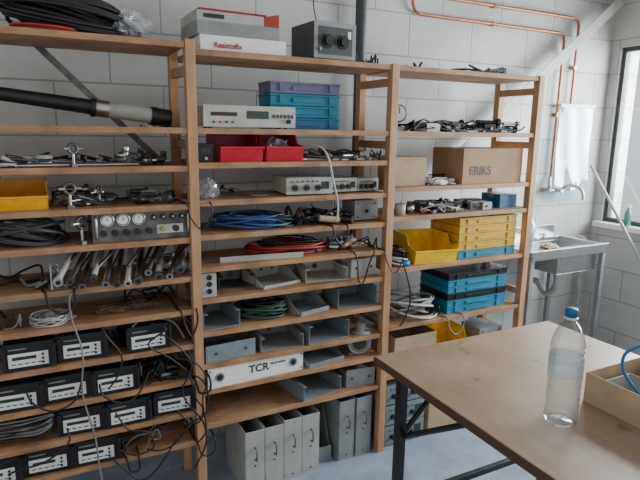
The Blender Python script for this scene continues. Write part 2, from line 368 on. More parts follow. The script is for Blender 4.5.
def fittings(name,x0,x1,y0,y1,z,n,seed,mats=('steel','dsteel','brass'),sc=1.,types='rrbnew'):
    q=random.Random(seed);cx=(x0+x1)/2;mb=MB(name,(cx,(y0+y1)/2,z));hx=(x1-x0)/2;hy=(y1-y0)/2
    for i in range(n):
        t=q.choice(types);m=q.choice(mats);a=q.uniform(-.7,.9);L=q.uniform(.03,.08)*sc;r=q.uniform(.004,.010)*sc
        x=q.uniform(-hx+L*.6,hx-L*.6);y=q.uniform(-hy,hy);zz=q.choice((0,0,.010,.02))*sc
        dx,dy=math.cos(a)*L/2,math.sin(a)*L/2
        if t=='r': mb.cyl((x-dx,y-dy,r+zz),(x+dx,y+dy,r+zz*.3),r,m,n=10)
        elif t=='b':
            mb.cyl((x-dx,y-dy,r*1.6+zz),(x+dx,y+dy,r*1.6+zz),r*.8,m,n=8);mb.cyl((x+dx,y+dy,r*1.6+zz),(x+dx*1.3,y+dy*1.3,r*1.6+zz),r*1.6,m,n=6)
        elif t=='n': mb.ring((x,y,r*.6+zz),r*1.8,r*.6,m,k=12)
        elif t=='e': mb.tube([(x-dx,y-dy,r+zz),(x,y,r+zz),(x-dy*.5,y+dx*.5,r+zz+.01*sc),(x-dy*.6,y+dx*.6,r+zz+.022*sc)],r,m,8,3)
        elif t=='k':
            mb.box((x-L*.4,y-.015,0),(x+L*.4,y+.015,.02*sc+r),m,(0,0,math.degrees(a)*.3));mb.cyl((x,y-.015,.012*sc),(x,y-.024,.012*sc),r*.7,'dsteel',n=10)
        elif t=='w': wrench(mb,x,y,zz+.001,L*2,q.uniform(-25,25),m)
    return mb.done()
def channel(name,loc,w,d,h,mt,rz=0,kind='u'):
    mb=MB(name,loc,rz);t=.003
    mb.box((-w/2,0,0),(w/2,d,t),mt)
    if kind=='u':
        mb.box((-w/2,0,t),(-w/2+t,d,h),mt);mb.box((w/2-t,0,t),(w/2,d,h),mt)
        mb.box((-w/2+t,d-t,t),(w/2-t,d,h),mt)
        mb.box((-w/2+t,0,h-t),(-w/2+.02,d,h),mt);mb.box((w/2-.02,0,h-t),(w/2-t,d,h),mt)
        mb.cyl((0,d-t,h*.5),(0,d-t-.002,h*.5),h*.2,'dark',n=16)
    elif kind=='f':
        mb.box((-w/2,0,t),(w/2,t,h),mt)
        mb.box((-w/2,d-t,t),(w/2,d,h),mt);mb.box((-w/2,t,t),(-w/2+t,d-t,h*.8),mt)
        for x in (-.3,.3): mb.cyl((w*x,0,h*.5),(w*x,-.003,h*.5),.006,'dark',n=10)
    elif kind=='l':
        mb.prism([(-w/2,0,t),(-w/2,d,t),(-w/2,d,h),(-w/2,d*.6,h)],(t,0,0),mt)
        mb.prism([(w/2-t,0,t),(w/2-t,d,t),(w/2-t,d,h),(w/2-t,d*.6,h)],(t,0,0),mt)
        mb.box((-w/2+t,d-t,t),(w/2-t,d,h),mt);mb.box((-w/2+t,0,t),(w/2-t,t,h*.25),mt)
        for x in (-.3,0,.3): mb.cyl((w*x,d-t,h*.7),(w*x,d-t-.002,h*.7),.007,'dark',n=10)
    return mb.done(.0008)
def drawers(name,loc,w,h,d,cols,rz=0,handle='white'):
    mb=MB(name,loc,rz);n=len(cols);hh=h/n
    for i,c in enumerate(cols):
        z=i*hh
        mb.tray((-w/2,0,z+.001),(w/2,d,z+hh*.78),.003,c)
        mb.box((-w/2-.004,-.004,z+hh*.80),(w/2+.004,d+.003,z+hh*.97),c)
        mb.box((-w*.2,-.007,z+hh*.3),(w*.2,0,z+hh*.6),handle if handle!='self' else c)
        for x in (-.36,.36): mb.box((w*x-.008,-.006,z+hh*.2),(w*x+.008,0,z+hh*.9),c)
        mb.box((-w/2+.006,-.001,z+hh*.78),(w/2-.006,d-.01,z+hh*.80),'ink')
    return mb.done(.0015)
def carton(name,loc,w,d,h,mt,rz=0,txt=None,open_=False):
    mb=MB(name,loc,rz)
    if open_:
        mb.tray((-w/2,0,0),(w/2,d,h),.004,mt)
    else:
        mb.box((-w/2,0,0),(w/2,d,h-.003),mt)
        mb.box((-w/2,0,h-.003),(w/2,d/2-.001,h),mt);mb.box((-w/2,d/2+.001,h-.003),(w/2,d,h),mt)
        mb.box((-w/2-.0006,d/2-.022,h*.75),(w/2+.0006,d/2+.022,h+.0008),'tape')
    if txt: mb.text(txt,h*.34,(-w*.40,-.0006,h*.26),'ink')
    return mb
# ---------------------------------------------------------------- top shelf
mb=MB('black_hose_coil',(-.38,.16,T1[0]))
for k in range(4): coil(mb,(0,0,.010*k),.19-.012*k,.0075,'rubber',loops=4,h=.10,sx=1.05,sy=.66,seed=k+2,wob=.16)
mb.done()
mb=MB('plastic_bag',(-.19,.08,T1[0]+.0));mb.crumple((0,0,0),.06,.05,.055,'film',3);mb.done()
cable_coil('red_cable_coil',(-.45,.08,T1[0]),.10,.005,'redc',loops=3,h=.02,sy=.6)
z=T2[0]
mb=MB('flat_white_carton',(.215,.02,z),0)
mb.box((-.17,0,0),(.17,.25,.052),'white');mb.box((-.172,-.002,.028),(.172,.252,.055),'white');mb.text('Resistofix',.028,(-.12,-.003,.012),'redc');mb.done(.001)
mb=MB('instrument_case',(.20,.03,z+.056),2)
mb.box((-.165,0,0),(.165,.22,.05),'grey');mb.box((-.165,0,.05),(.10,.22,.085),'lgrey');mb.prism([(.10,0,.05),(.165,0,.05),(.165,0,.10),(.10,0,.085)],(0,.22,0),'redc')
mb.box((-.14,-.0015,.06),(-.06,0,.075),'ink');mb.box((-.15,.02,.085),(.12,.2,.097),'redc');mb.done(.002)
instrument('bench_power_unit',(.615,.03,z),.20,.15,.2,'dark',4,1,'grey')
mb=MB('power_unit_cable',(.615,.14,z+.152))
mb.tube([(-.03,0,.002),(-.05,0,.1),(-.02,0,.2),(-.03,.02,.5),(-.03,.1,1.0)],.0025,'rubber',6,5);mb.done()
tangle('cable_bundle',.74,.87,.05,.24,z,4,.004,['rubber'],8,.06)
tangle('cable_bundle',1.10,1.56,.03,.20,z,8,.0045,['rubber','rubber','greyc'],9,.03)
carton('small_carton',(1.66,.05,z),.13,.12,.035,'grey',3).done()
# ---------------------------------------------------------------- shelf row 2
z=T1[1]
mb=MB('telescopic_tube',(0,0,0))
A=Vector((-.80,.11,z+.125));B=Vector((-.05,.14,z+.034));d=B-A
P=lambda t:A+d*t
mb.cyl(P(0),P(.62),.020,'black',.027,n=24);mb.cyl(P(.62),P(.64),.034,'black',n=24);mb.cyl(P(.64),P(.70),.031,'steel',n=24);mb.cyl(P(.70),P(.90),.029,'lgrey',n=24);mb.cyl(P(.90),P(.93),.035,'black',n=24);mb.cyl(P(.93),P(1.),.033,'black',n=24)
mb.done()
mb=MB('wooden_block',(-.74,.11,z));mb.box((-.04,-.06,0),(.04,.06,.09),'wood');mb.done(.002)
fittings('assorted_metal_fittings',-.16,-.03,.2,.27,z,8,3,sc=.9)
z=T2[1]
instrument('rack_instrument',(.235,.008,z),.375,.085,.11,'cream',0,0,'cream')
drawers('small_parts_drawer_stack',(.535,.14,z),.33,.20,.14,['blue','teal','teal','purple'],0,'self')
z=T3[1]
mb=MB('pressure_gauge',(.985,.08,z))
mb.box((-.035,-.01,0),(.035,.05,.02),'dsteel');mb.cyl((0,.02,.02),(0,.02,.05),.008,'brass');mb.cyl((0,0,.08),(0,.035,.08),.042,'dark',n=24);mb.cyl((0,-.002,.08),(0,0,.08),.033,'lgrey',n=24);mb.box((-.002,-.004,.08),(.002,-.002,.108),'ink');mb.done()
tangle('black_cable_tangle',1.05,1.76,.05,.25,z,13,.0045,['rubber','rubber','dark','greyc'],31,.05)
fittings('assorted_small_tools',1.08,1.74,.03,.20,z,34,5,('black','dsteel','black','steel','grey'),1.6,'rrbwkk')
instrument('small_electronic_module',(1.33,.10,z),.09,.045,.08,'dark',6,3,'grey')
instrument('small_electronic_module',(1.60,.12,z),.11,.05,.08,'grey',-5,3,'dark')
# ---------------------------------------------------------------- shelf row 3
z=T1[2]
fittings('assorted_metal_fittings',-.86,-.45,.04,.25,z,26,11,('steel','dsteel','lgrey'),1.3,'rrbnk')
fittings('assorted_metal_fittings',-.44,-.04,.04,.25,z,26,12,('steel','dsteel','black'),1.3,'rrbew')
tangle('loose_cables',-.84,-.10,.05,.25,z,8,.0035,['greyc','dark','rubber'],13,.04)
mb=MB('plastic_bag',(-.22,.12,z));mb.crumple((0,0,0),.06,.05,.025,'film',5);mb.done()
mb=MB('threaded_rod_set',(-.55,.05,z))
mb.cyl((-.28,0,.008),(.30,.0,.008),.006,'dsteel');mb.cyl((-.2,-.02,.006),(.36,.0,.006),.005,'steel');mb.cyl((-.1,.02,.03),(.22,.01,.010),.007,'dsteel');mb.done()
def tclamp(loc,s=1,rz=0):
    mb=MB('pipe_clamp',loc,rz)
    mb.box((-.012*s,-.012*s,0),(.012*s,.012*s,.012*s),'dsteel')
    mb.cyl((0,0,.012*s),(0,0,.05*s),.005*s,'steel')
    mb.ring((0,0,.07*s),.018*s,.006*s,'dsteel',(0,1,0));mb.cyl((-.035*s,0,.07*s),(-.015*s,0,.07*s),.007*s,'steel',n=6);mb.cyl((.015*s,0,.07*s),(.04*s,0,.07*s),.004*s,'steel')
    mb.done()
tclamp((-.41,.03,z),.9,20)
z=T2[2]
mb=MB('battery_charger',(.06,.04,z));mb.box((-.03,0,0),(.03,.1,.07),'black');mb.box((-.02,-.002,.03),(.02,0,.055),'dark');mb.cyl((0,0,.015),(0,-.006,.015),.006,'steel');mb.done(.003)
bin_('storage_bin',(.20,.025,z),.175,.20,.115,'red',0,False).done(.001)
bin_('storage_bin',(.385,.025,z),.165,.20,.115,'red',0,False).done(.001)
fittings('bin_contents_fittings',.125,.275,.06,.2,z+.006,30,21,('steel','dsteel','black'),1.)
mb=MB('bin_contents_bag',(.385,.12,z+.006));mb.crumple((0,0,0),.06,.05,.05,'film',15);mb.done()
tangle('loose_cables',.49,.87,.05,.25,z,10,.0035,['rubber','dark','greyc'],44,.045)
fittings('assorted_hand_tools',.49,.86,.03,.20,z,24,22,('black','dsteel','steel','cardl'),1.3,'rrbwk')
mb=MB('white_hose',(0,0,0));mb.tube([(.47,.10,T2[2]+.008),(.51,.05,T2[2]+.06),(.545,.02,T2[2]+.06),(.565,-.015,T2[2]+.02),(.59,-.02,T2[2]-.08),(.615,-.02,1.27),(.61,-.02,1.20),(.60,.0,T2[4]+.03)],.0045,'whitec',8,5);mb.done()
# ---------------------------------------------------------------- right bay cartons
z=T3[2]
carton('small_cardboard_box',(1.045,.05,z),.17,.17,.135,'cardl',-4).done(.001)
carton('large_cardboard_box',(1.545,.03,z),.40,.24,.175,'card',0,'ERIKS').done(.0015)
mb=MB('white_rag',(1.21,.08,z));mb.crumple((0,0,0),.065,.05,.018,'white',9,.5);mb.done()
cable_coil('grey_cable_coil',(1.28,.10,z),.055,.004,'greyc',loops=4,h=.03,seed=4)
tangle('loose_cables',1.14,1.34,.03,.25,z,5,.004,['whitec','rubber','greyc'],47,.04)
# ---------------------------------------------------------------- row 4
z=T1[3]
bin_('storage_bin',(-.60,.04,z),.20,.20,.092,'orange',0,False).done(.001)
for x,y,r,s in ((-.43,.03,10,1),(-.33,.08,60,.8)): tclamp((x,y,z),s,r)
fittings('assorted_metal_fittings',-.48,-.24,.06,.25,z,24,31,('steel','dsteel'),1.4,'rrbew')
fittings('assorted_metal_fittings',-.23,-.03,.06,.25,z,20,32,('dsteel','black','steel'),1.3,'rrbk')
tangle('loose_cables',-.48,-.04,.05,.25,z,6,.0035,['rubber','dark'],14,.05,1)
z=T2[3]
mb=MB('plastic_bag',(.075,.10,z));mb.crumple((0,0,0),.04,.04,.04,'film',8,.5);mb.done()
tangle('loose_cables',.04,.36,.05,.25,z,4,.0035,['rubber','greyc'],15,.03)
instrument('electronic_test_unit',(.50,.02,z),.21,.075,.18,'cream',-3,2,'lgrey')
instrument('electronic_test_unit',(.685,.055,z),.135,.065,.18,'cream',0,2,'lgrey')
instrument('electronic_test_unit',(.815,.06,z),.11,.06,.18,'cream',2,2,'lgrey')
z=T3[3]
mb=MB('metal_cup',(1.0,.06,z));mb.lathe([(.0,.001),(.024,.001),(.026,.055),(.023,.055),(.022,.004),(0,.004)],(0,0,0),'lgrey',20);mb.done()
mb=MB('metal_cup',(1.07,.08,z));mb.lathe([(.0,.001),(.02,.001),(.022,.045),(.019,.045),(.018,.004),(0,.004)],(0,0,0),'steel',20);mb.done()
fittings('assorted_instrument_modules',1.12,1.42,.04,.22,z,28,41,('grey','dsteel','black','cardl'),1.5,'kkrbr')
fittings('assorted_instrument_modules',1.43,1.62,.04,.22,z,18,42,('grey','black','cardl','lgrey'),1.5,'kkrr')
tangle('loose_cables',1.1,1.6,.03,.2,z,6,.0035,['rubber','greyc','redc'],48,.04)
carton('blue_box',(1.70,.06,z),.12,.14,.07,'blue').done(.001)
# ---------------------------------------------------------------- row 5
z=T1[4]
mb=MB('grey_cable_coil',(-.58,.14,z))
for k in range(3): coil(mb,(0,0,0),.125-.02*k,.0055,('dark','greyc','greyc')[k],loops=5,h=.085,seed=k+12,sy=.85)
mb.done()
mb=MB('gauge_control_panel',(-.19,.03,z),2)
w_,h_=.345,.118
mb.box((-w_/2,0,0),(w_/2,.16,h_-.006),'dark');mb.box((-w_/2-.004,-.006,0),(w_/2+.004,0,h_),'dsteel')
for i,x in enumerate((-.125,-.07,-.015)):
    mb.cyl((x,-.006,.082),(x,-.012,.082),.024,'black',n=24);mb.cyl((x,-.012,.082),(x,-.014,.082),.017,'white',n=24);mb.ring((x,-.013,.082),.022,.003,'steel',(0,1,0));mb.box((x-.001,-.016,.08),(x+.001,-.014,.095),'ink')
for x in (.04,.075,.11,.145): mb.cyl((x,-.006,.085),(x,-.018,.085),.010,'black',n=14);mb.cyl((x,-.018,.085),(x,-.019,.085),.004,'steel',n=10)
for x in (-.14,-.1,-.06,-.02,.02): mb.cyl((x,-.006,.035),(x,-.022,.035),.011,'black',n=14)
mb.box((.05,-.009,.02),(.15,-.006,.055),'steel');mb.cyl((.07,-.009,.038),(.07,-.025,.038),.009,'brass');mb.cyl((.12,-.009,.038),(.12,-.02,.038),.012,'black')
for x in (-.165,.165): mb.tube([(x,-.006,.02),(x,-.025,.025),(x,-.025,.09),(x,-.006,.095)],.004,'steel',6,3)
mb.done(.001)
tclamp((-.40,.03,z),1.1,40)
z=T2[4]
mb=MB('blue_cable_coil',(.30,.12,z))
coil(mb,(-.04,0,0),.10,.006,'bluec',loops=5,h=.06,seed=3,sx=1.5,sy=.8);coil(mb,(.06,0,0),.08,.005,'rubber',loops=4,h=.055,seed=5,sx=1.2);coil(mb,(0,.01,.01),.09,.0045,'blue',loops=2,h=.05,seed=15,sx=1.4)
mb.done()
fittings('assorted_hand_tools',.50,.70,.03,.22,z,18,51,('cardl','dsteel','black'),1.6,'rrw')
tangle('loose_cables',.46,.74,.06,.24,z,8,.004,['rubber'],46,.07,1)
mb=MB('brush',(.69,.05,z),40);mb.cyl((0,0,.018),(0,.12,.018),.012,'cloth',r2=.009);mb.cyl((0,-.04,.018),(0,0,.018),.02,'black');mb.done()
instrument('small_junction_box',(.81,.06,z),.12,.095,.12,'grey',0,3,'grey')
# ---------------------------------------------------------------- row 6
z=T1[5]
mb=MB('chromed_pipe_bundle',(-.27,.06,z));q=random.Random(5)
for i in range(12):
    x=-.22+i*.038;dx=q.uniform(.04,.10);zz=q.choice((.006,.012,.034));r=q.choice((.010,.012,.014))
    p0=(x,-.07-q.random()*.03,r+zz);p1=(x+dx,.12,r+zz+q.uniform(.06,.085))
    mt='steel' if i%3 else 'lgrey'
    mb.cyl(p0,p1,r,mt);mb.cyl(p0,(p0[0]-.001,p0[1]-.014,p0[2]-.004),r*1.35,'dsteel' if i%2 else mt);mb.cyl((p0[0]-.001,p0[1]-.0145,p0[2]-.004),(p0[0]-.0012,p0[1]-.0155,p0[2]-.0041),r*.7,'black')
for i in range(8):
    x=-.20+i*.055;mb.cyl((x,-.03,.06),(x+q.uniform(.04,.1),.05,.115),.006,'black' if i%2 else 'dsteel')
mb.done()
mb=MB('hose_clamp_chain',(-.50,.05,z));
for i in range(6): mb.ring((.0+i*.004,-.06,.09-i*.014),.012,.003,'dsteel',(i%2,1,.3),k=12)
mb.box((-.02,-.04,0),(.04,.05,.02),'dsteel');mb.cyl((-.01,-.06,.01),(-.01,-.06,.10),.004,'steel');mb.cyl((-.01,-.06,.014),(.0,.04,.014),.005,'steel')
mb.done()
fittings('assorted_metal_fittings',-.12,-.03,.08,.26,z,14,61,('dsteel','steel','black'),1.5)
tangle('loose_cables',-.86,-.52,.05,.25,z,9,.0045,['dark','greyc','rubber'],63,.06,2)
z=T2[5]
mb=MB('red_cable_coil',(.45,.15,z));coil(mb,(0,0,0),.11,.006,'redc',loops=5,h=.045,seed=3,sx=1.6,sy=.8);coil(mb,(.03,0,.01),.09,.004,'rubber',loops=4,h=.05,seed=4,sx=1.6,sy=.9);mb.done()
mb=MB('aluminium_bar',(.30,.04,z),-6);mb.box((-.19,-.012,0),(.17,.012,.016),'lgrey');mb.box((-.19,-.012,.016),(.17,-.008,.024),'lgrey');mb.done(.001)
fittings('assorted_metal_fittings',.60,.84,.04,.24,z,20,62,('dsteel','cardl','white'),1.2)
tangle('loose_cables',.56,.86,.04,.24,z,6,.0035,['rubber'],49,.05,1)
mb=MB('black_cable_loop',(.70,.02,z));mb.tube([(-.03,.05,.004),(.0,.0,.01),(.02,-.04,-.02),(.03,-.04,-.12),(.06,-.035,-.14),(.09,-.035,-.05),(.12,-.03,.01),(.14,.06,.006)],.0035,'rubber',6,5);mb.done()
z=T3[4]
mb=MB('cable_and_tape_pile',(1.0,.09,z));coil(mb,(0,0,0),.06,.005,'whitec',loops=3,h=.05,seed=4);mb.lathe([(.02,0),(.038,0),(.038,.025),(.02,.025),(.02,0)],(.02,-.04,.0),'blue',20);coil(mb,(.02,.03,.02),.05,.005,'rubber',loops=4,h=.06,seed=2);mb.done()
bin_('storage_bin',(1.195,.015,z),.235,.24,.13,'yellow',-8,False).done(.001)
drawers('small_parts_drawer_stack',(1.545,.03,z),.39,.215,.23,['teal','ydraw','ydraw','ydraw','ydraw'],0,'self')
# ---------------------------------------------------------------- row 7
z=T1[6]
mb=MB('clear_wire_coil',(-.53,.07,z));coil(mb,(0,0,0),.055,.0025,'whitec',loops=8,h=.035,seed=8);mb.crumple((.02,.02,0),.06,.05,.02,'film',2);mb.done()
mb=MB('brown_work_gloves',(-.33,.12,z))
for k,(ox,rot) in enumerate(((0,0.2),(.12,2.6))):
    c_,s_=math.cos(rot),math.sin(rot)
    Q=lambda x,y,zz:(ox+x*c_-y*s_,x*s_+y*c_,zz)
    mb.crumple((ox,0,0),.05,.042,.016,'cloth',4+k,.3)
    for i in range(4): mb.tube([Q(.03,-.03+i*.02,.010),Q(.07,-.035+i*.023,.010),Q(.105-.01*abs(i-1.5),-.04+i*.026,.009)],.008,'cloth',8,3)
    mb.tube([Q(0,-.03,.010),Q(.03,-.055,.010),Q(.05,-.062,.009)],.008,'cloth',8,3)
mb.done()
tangle('loose_cables',-.24,-.04,.05,.25,z,6,.004,['dark','rubber'],64,.04,1)
tangle('loose_cables',-.86,-.62,.05,.25,z,5,.004,['dark','rubber','greyc'],65,.05)
z=T2[6]
mb=MB('cable_gland_plate',(.055,.02,z),0);mb.box((-.03,0,0),(.03,.02,.10),'lgrey')
for zz in (.025,.055,.082): mb.cyl((0,-.004,zz),(0,0,zz),.011,'black',n=16)
mb.done(.002)
channel('sheet_metal_bracket',(.20,.10,z),.16,.14,.05,'dsteel',-6,'u')
channel('sheet_metal_bracket',(.39,.05,z),.20,.18,.055,'lgrey',12,'l')
channel('sheet_metal_bracket',(.60,.04,z),.20,.18,.06,'cream',-8,'u')
channel('sheet_metal_bracket',(.80,.05,z),.14,.18,.085,'lgrey',4,'f')
z=T2[7]
channel('sheet_metal_tray',(.105,.02,z),.16,.22,.07,'bgrey',5,'u')
mb=MB('green_cable_coil',(.31,.12,z));coil(mb,(0,0,0),.085,.006,'greenc',loops=6,h=.06,seed=9,sx=1.3,sy=.9);coil(mb,(.02,0,.01),.07,.004,'rubber',loops=5,h=.06,seed=19,sx=1.4,sy=.9);mb.done()
channel('sheet_metal_tray',(.54,.03,z),.17,.2,.08,'grey',14,'l')
channel('sheet_metal_tray',(.76,.03,z),.20,.2,.095,'bgrey',-4,'u')
z=T2[8]
channel('sheet_metal_tray',(.14,.015,z),.22,.22,.075,'bgrey',4,'f')
channel('sheet_metal_tray',(.375,.02,z),.20,.2,.06,'grey',-4,'u')
channel('sheet_metal_tray',(.61,.02,z),.22,.22,.085,'bgrey',6,'u')
mb=MB('round_flange',(.80,.06,z));mb.lathe([(.0,0),(.05,0),(.05,.008),(.025,.01),(.025,.05),(.018,.05),(.018,.002)],(0,0,0),'grey',24);mb.done()
z=T2[9]
mb=MB('rack_front_panel',(.255,.012,z),2)
mb.box((-.22,0,0),(.22,.006,.088),'white');mb.box((-.215,.006,0),(.215,.16,.06),'bgrey')
mb.text('TCR',.048,(-.04,-.0008,.035),'ink');mb.text('tectronics',.018,(.06,-.0008,.055),'ink')
for x in (-.17,.17): mb.cyl((x,0,.045),(x,-.003,.045),.02,'grey',n=20);mb.cyl((x,-.003,.045),(x,-.004,.045),.013,'black',n=20)
for x in (-.212,.212):
    for zz in (.012,.076): mb.cyl((x,-.0005,zz),(x,-.002,zz),.004,'dark',n=8)
mb.done(.0008)
channel('sheet_metal_tray',(.60,.02,z),.2,.22,.08,'bgrey',8,'l')
mb=MB('round_blower_housing',(.79,.05,z),-10);mb.cyl((0,0,.062),(0,.06,.062),.060,'grey',n=28);mb.ring((0,0,.062),.055,.005,'lgrey',(0,1,0),k=24);mb.cyl((0,-.003,.062),(0,.0,.062),.035,'dark',n=20);mb.box((-.05,.005,0),(.05,.055,.012),'grey');mb.done()
z=T2[10]
channel('sheet_metal_tray',(.58,.02,z),.22,.24,.07,'bgrey',10,'u')
channel('sheet_metal_tray',(.79,.03,z),.15,.22,.09,'grey',-6,'f')
# ---------------------------------------------------------------- floor items
def filebox(loc,w,h,d,mt,rz=0,tilt=0):
    mb=MB('sheet_metal_file_box',loc,0,(0,math.radians(tilt),math.radians(rz)));t=.003
    mb.tray((-w/2,0,0),(w/2,d,h),t,mt)
    mb.box((-w/2,-.001,h-.014),(w/2,0,h),mt)
    mb.tube([(0,-.0,h*.55),(0,-.022,h*.57),(0,-.022,h*.72),(0,0,h*.74)],.0035,'dsteel',6,3)
    for zz in (.08,.45): mb.cyl((0,0,h*zz),(0,-.003,h*zz),.004,'dark',n=8)
    mb.done(.001)
for i in range(4): filebox((.225+i*.096,-.03+.012*i,0),.088,.30-.006*(i%2),.28,'lgrey',0)
channel('leaning_metal_panel',(.60,.05,.0),.10,.2,.31,'grey',0,'l')
for i in range(2): filebox((.715+i*.095,.02,0),.088,.31,.25,'grey',3)
for k in range(3):
    instrument('stacked_instrument',(1.06,.02,.0+k*.112),.24,.108,.22,'grey',0,2,'bgrey')
carton('storage_carton',(1.38,.04,0),.3,.22,.2,'cardl').done(.001)
# ---------------------------------------------------------------- black supplies left bay
for z,xs in ((T1[7],(-.60,-.425,-.19)),(T1[8],(-.65,-.485,-.318)),(T1[9],(-.62,-.446,-.28,-.10)),(T1[10],(-.74,-.57,-.403))):
    for i,x in enumerate(xs):
        if z==T1[9] and i==0: continue
        psu((x,.006+.012*(i%2),z),rz=R.uniform(-4,5))
mb=MB('power_lead_bundle',(0,0,0))
z=T1[9];q=random.Random(9)
for k in range(10):
    j=lambda s:q.uniform(-s,s)
    mb.tube([(-.85,.05+.01*k,z+.01+.006*k),(-.70+j(.02),.03+j(.01),z+.035+.007*k+j(.008)),(-.60+j(.02),.01+.004*k,z+.03+.007*k+j(.008)),(-.55,.02,z+.055+.006*k),(-.53,.06,z+.085),(-.44,.12,z+.11)],.0037,'greyc' if k%3 else 'rubber',6,4)
mb.done()
def hang(name,pts,r,mt):
    mb=MB(name,(0,0,0));mb.tube(pts,r,mt,6,6);return mb.done()
hang('hanging_grey_cable',[(-.44,.0,1.02),(-.46,-.03,.98),(-.455,-.03,.90),(-.43,-.03,.78),(-.44,-.03,.62),(-.41,-.035,.45),(-.40,-.03,.3),(-.38,-.03,.12),(-.34,-.05,.006)],.0032,'greyc')
HB='hanging_black_cable'
for pts in (
 [(-.18,.0,.84),(-.13,-.02,.82),(-.2,-.03,.77),(-.12,-.03,.70),(-.05,-.03,.62),(-.03,-.03,.52),(.0,-.035,.46),(-.02,-.03,.40),(-.07,-.03,.43),(-.1,-.02,.47)],
 [(-.10,-.01,.69),(-.02,-.03,.66),(.02,-.035,.58),(.0,-.035,.50),(.01,-.035,.36),(-.03,-.03,.31)],
 [(-.33,-.01,.51),(-.29,-.03,.44),(-.22,-.03,.41),(-.2,-.03,.34),(-.27,-.03,.325),(-.33,-.02,.36)],
 [(-.62,-.012,.66),(-.60,-.035,.62),(-.54,-.04,.58),(-.47,-.035,.60),(-.44,-.012,.66)],
 [(-.50,-.012,.49),(-.50,-.035,.44),(-.58,-.04,.39),(-.66,-.035,.38),(-.70,-.015,.36)],
 [(-.20,-.012,.65),(-.25,-.04,.58),(-.31,-.04,.56),(-.37,-.035,.60),(-.38,-.012,.64)],
 [(-.10,-.012,.36),(-.13,-.04,.33),(-.20,-.04,.24),(-.26,-.04,.22),(-.33,-.03,.30),(-.36,-.012,.33)],
 [(-.15,-.012,.80),(-.10,-.03,.76),(-.04,-.035,.66),(-.08,-.035,.56),(-.05,-.03,.48),(-.0,-.03,.40),(.01,-.03,.30),(-.04,-.03,.2)],
 [(-.05,-.012,.62),(.01,-.03,.57),(.02,-.035,.45),(-.06,-.035,.40),(-.12,-.03,.33),(-.18,-.03,.32),(-.22,.0,.32)],
 [(-.36,-.012,.86),(-.34,-.035,.82),(-.30,-.035,.75),(-.31,-.035,.68),(-.35,-.03,.62)],
): hang(HB,pts,.0035,'rubber')
hang('hanging_grey_cable',[(-.25,.02,T1[7]+.1),(-.2,.05,T1[7]+.115),(-.1,.03,T1[7]+.1),(-.05,.03,T1[7]+.02)],.004,'greyc')
tangle('loose_cables',-.22,-.03,.03,.22,T1[8],9,.004,['rubber','rubber','greyc'],71,.09,1)
tangle('loose_cables',-.86,-.74,.03,.22,T1[9],4,.004,['rubber','greyc'],72,.06)
tangle('loose_cables',-.31,-.03,.03,.24,T1[10],11,.004,['rubber','rubber','greyc'],73,.07,2)
tangle('loose_cables',-.33,-.28,.03,.24,T1[7],3,.004,['rubber'],74,.07)
for k,zz in enumerate((T1[7],T1[8],T1[9])): tangle('loose_cables',-.80,-.35,.245,.29,zz,6,.005,['rubber'],80+k,.12)
fittings('cable_connectors',-.20,-.03,.04,.22,T1[8],12,77,('black','greyc'),1.3,'rbk')
# right bay row 6/7
z=T3[5]
mb=MB('grey_cable_coil',(1.12,.13,z+.0));
for k in range(2): coil(mb,(0,0,0),.125,.0055,'greyc' if k else 'whitec',loops=6,h=.10,seed=k+22,sy=.8,wob=.18)
mb.done()
tangle('loose_cables',.93,1.26,.04,.2,z,5,.004,['rubber','greyc'],91,.05,1)
drawers('small_parts_drawer_stack',(1.50,.03,z),.40,.215,.23,['teal','teal','black','teal','teal','black'],0,'self')
z=T3[6]
carton('open_cardboard_box',(1.12,.04,z),.26,.22,.17,'cardl',0,None,True).done(.001)
bin_('storage_bin',(1.40,.03,z),.2,.22,.13,'yellow',0,False).done(.001)
instrument('small_junction_box',(1.65,.06,z),.16,.12,.15,'grey',0,3,'grey')
hang(HB,[(.98,-.01,.96),(.985,-.03,.93),(1.02,-.03,.8),(.99,-.03,.7),(.97,-.02,.66)],.004,'rubber')
# ---------------------------------------------------------------- wall services
mb=MB('drain_pipe',(.98,.44,0));mb.cyl((0,0,0),(0,0,3.2),.028,'dark',n=20)
for z in (1.0,2.25): mb.cyl((0,0,z),(0,0,z+.06),.036,'dark',n=20);mb.box((-.01,.02,z+.02),(.01,.058,z+.04),'dsteel')
mb.done()
a=Vector((1.55,.405,1.38));b=Vector((2.95,.405,2.46));d=b-a
mb=MB('steel_diagonal_brace');L=d.length
mb.box((-L/2,-.003,-.032),(L/2,.003,.032),'lgrey');mb.box((-L/2,.003,-.032),(L/2,.045,-.026),'dark')  # light grey beam; dark colour on the lower flange stands in for its shadow
for x in (-L/2+.04,L/2-.04): mb.cyl((x,-.003,0),(x,-.012,0),.012,'steel',n=6)
o=mb.done(.001);o.location=(a+b)/2;o.rotation_euler=(0,-math.atan2(d.z,d.x),0)
mb=MB('copper_water_pipes')
mb.tube([(1.32,.475,3.2),(1.32,.475,2.25),(1.335,.475,2.215),(1.37,.475,2.20),(2.44,.475,2.20),(2.49,.475,2.185),(2.50,.475,2.15),(2.50,.475,1.30)],.009,'copper',10,1)
mb.tube([(1.50,.475,3.2),(1.50,.475,2.36),(1.515,.475,2.315),(1.55,.475,2.30),(2.56,.475,2.30),(2.61,.475,2.285),(2.62,.475,2.25),(2.62,.475,1.75),(2.58,.475,1.65),(2.58,.475,1.30)],.009,'copper',10,1)
for x,z in ((1.9,2.2),(1.9,2.3),(2.50,1.7),(2.62,2.0)): mb.box((x-.012,.464,z-.012),(x+.012,.497,z+.012),'brass')
mb.done()
mb=MB('wall_tap',(2.54,.465,1.20))
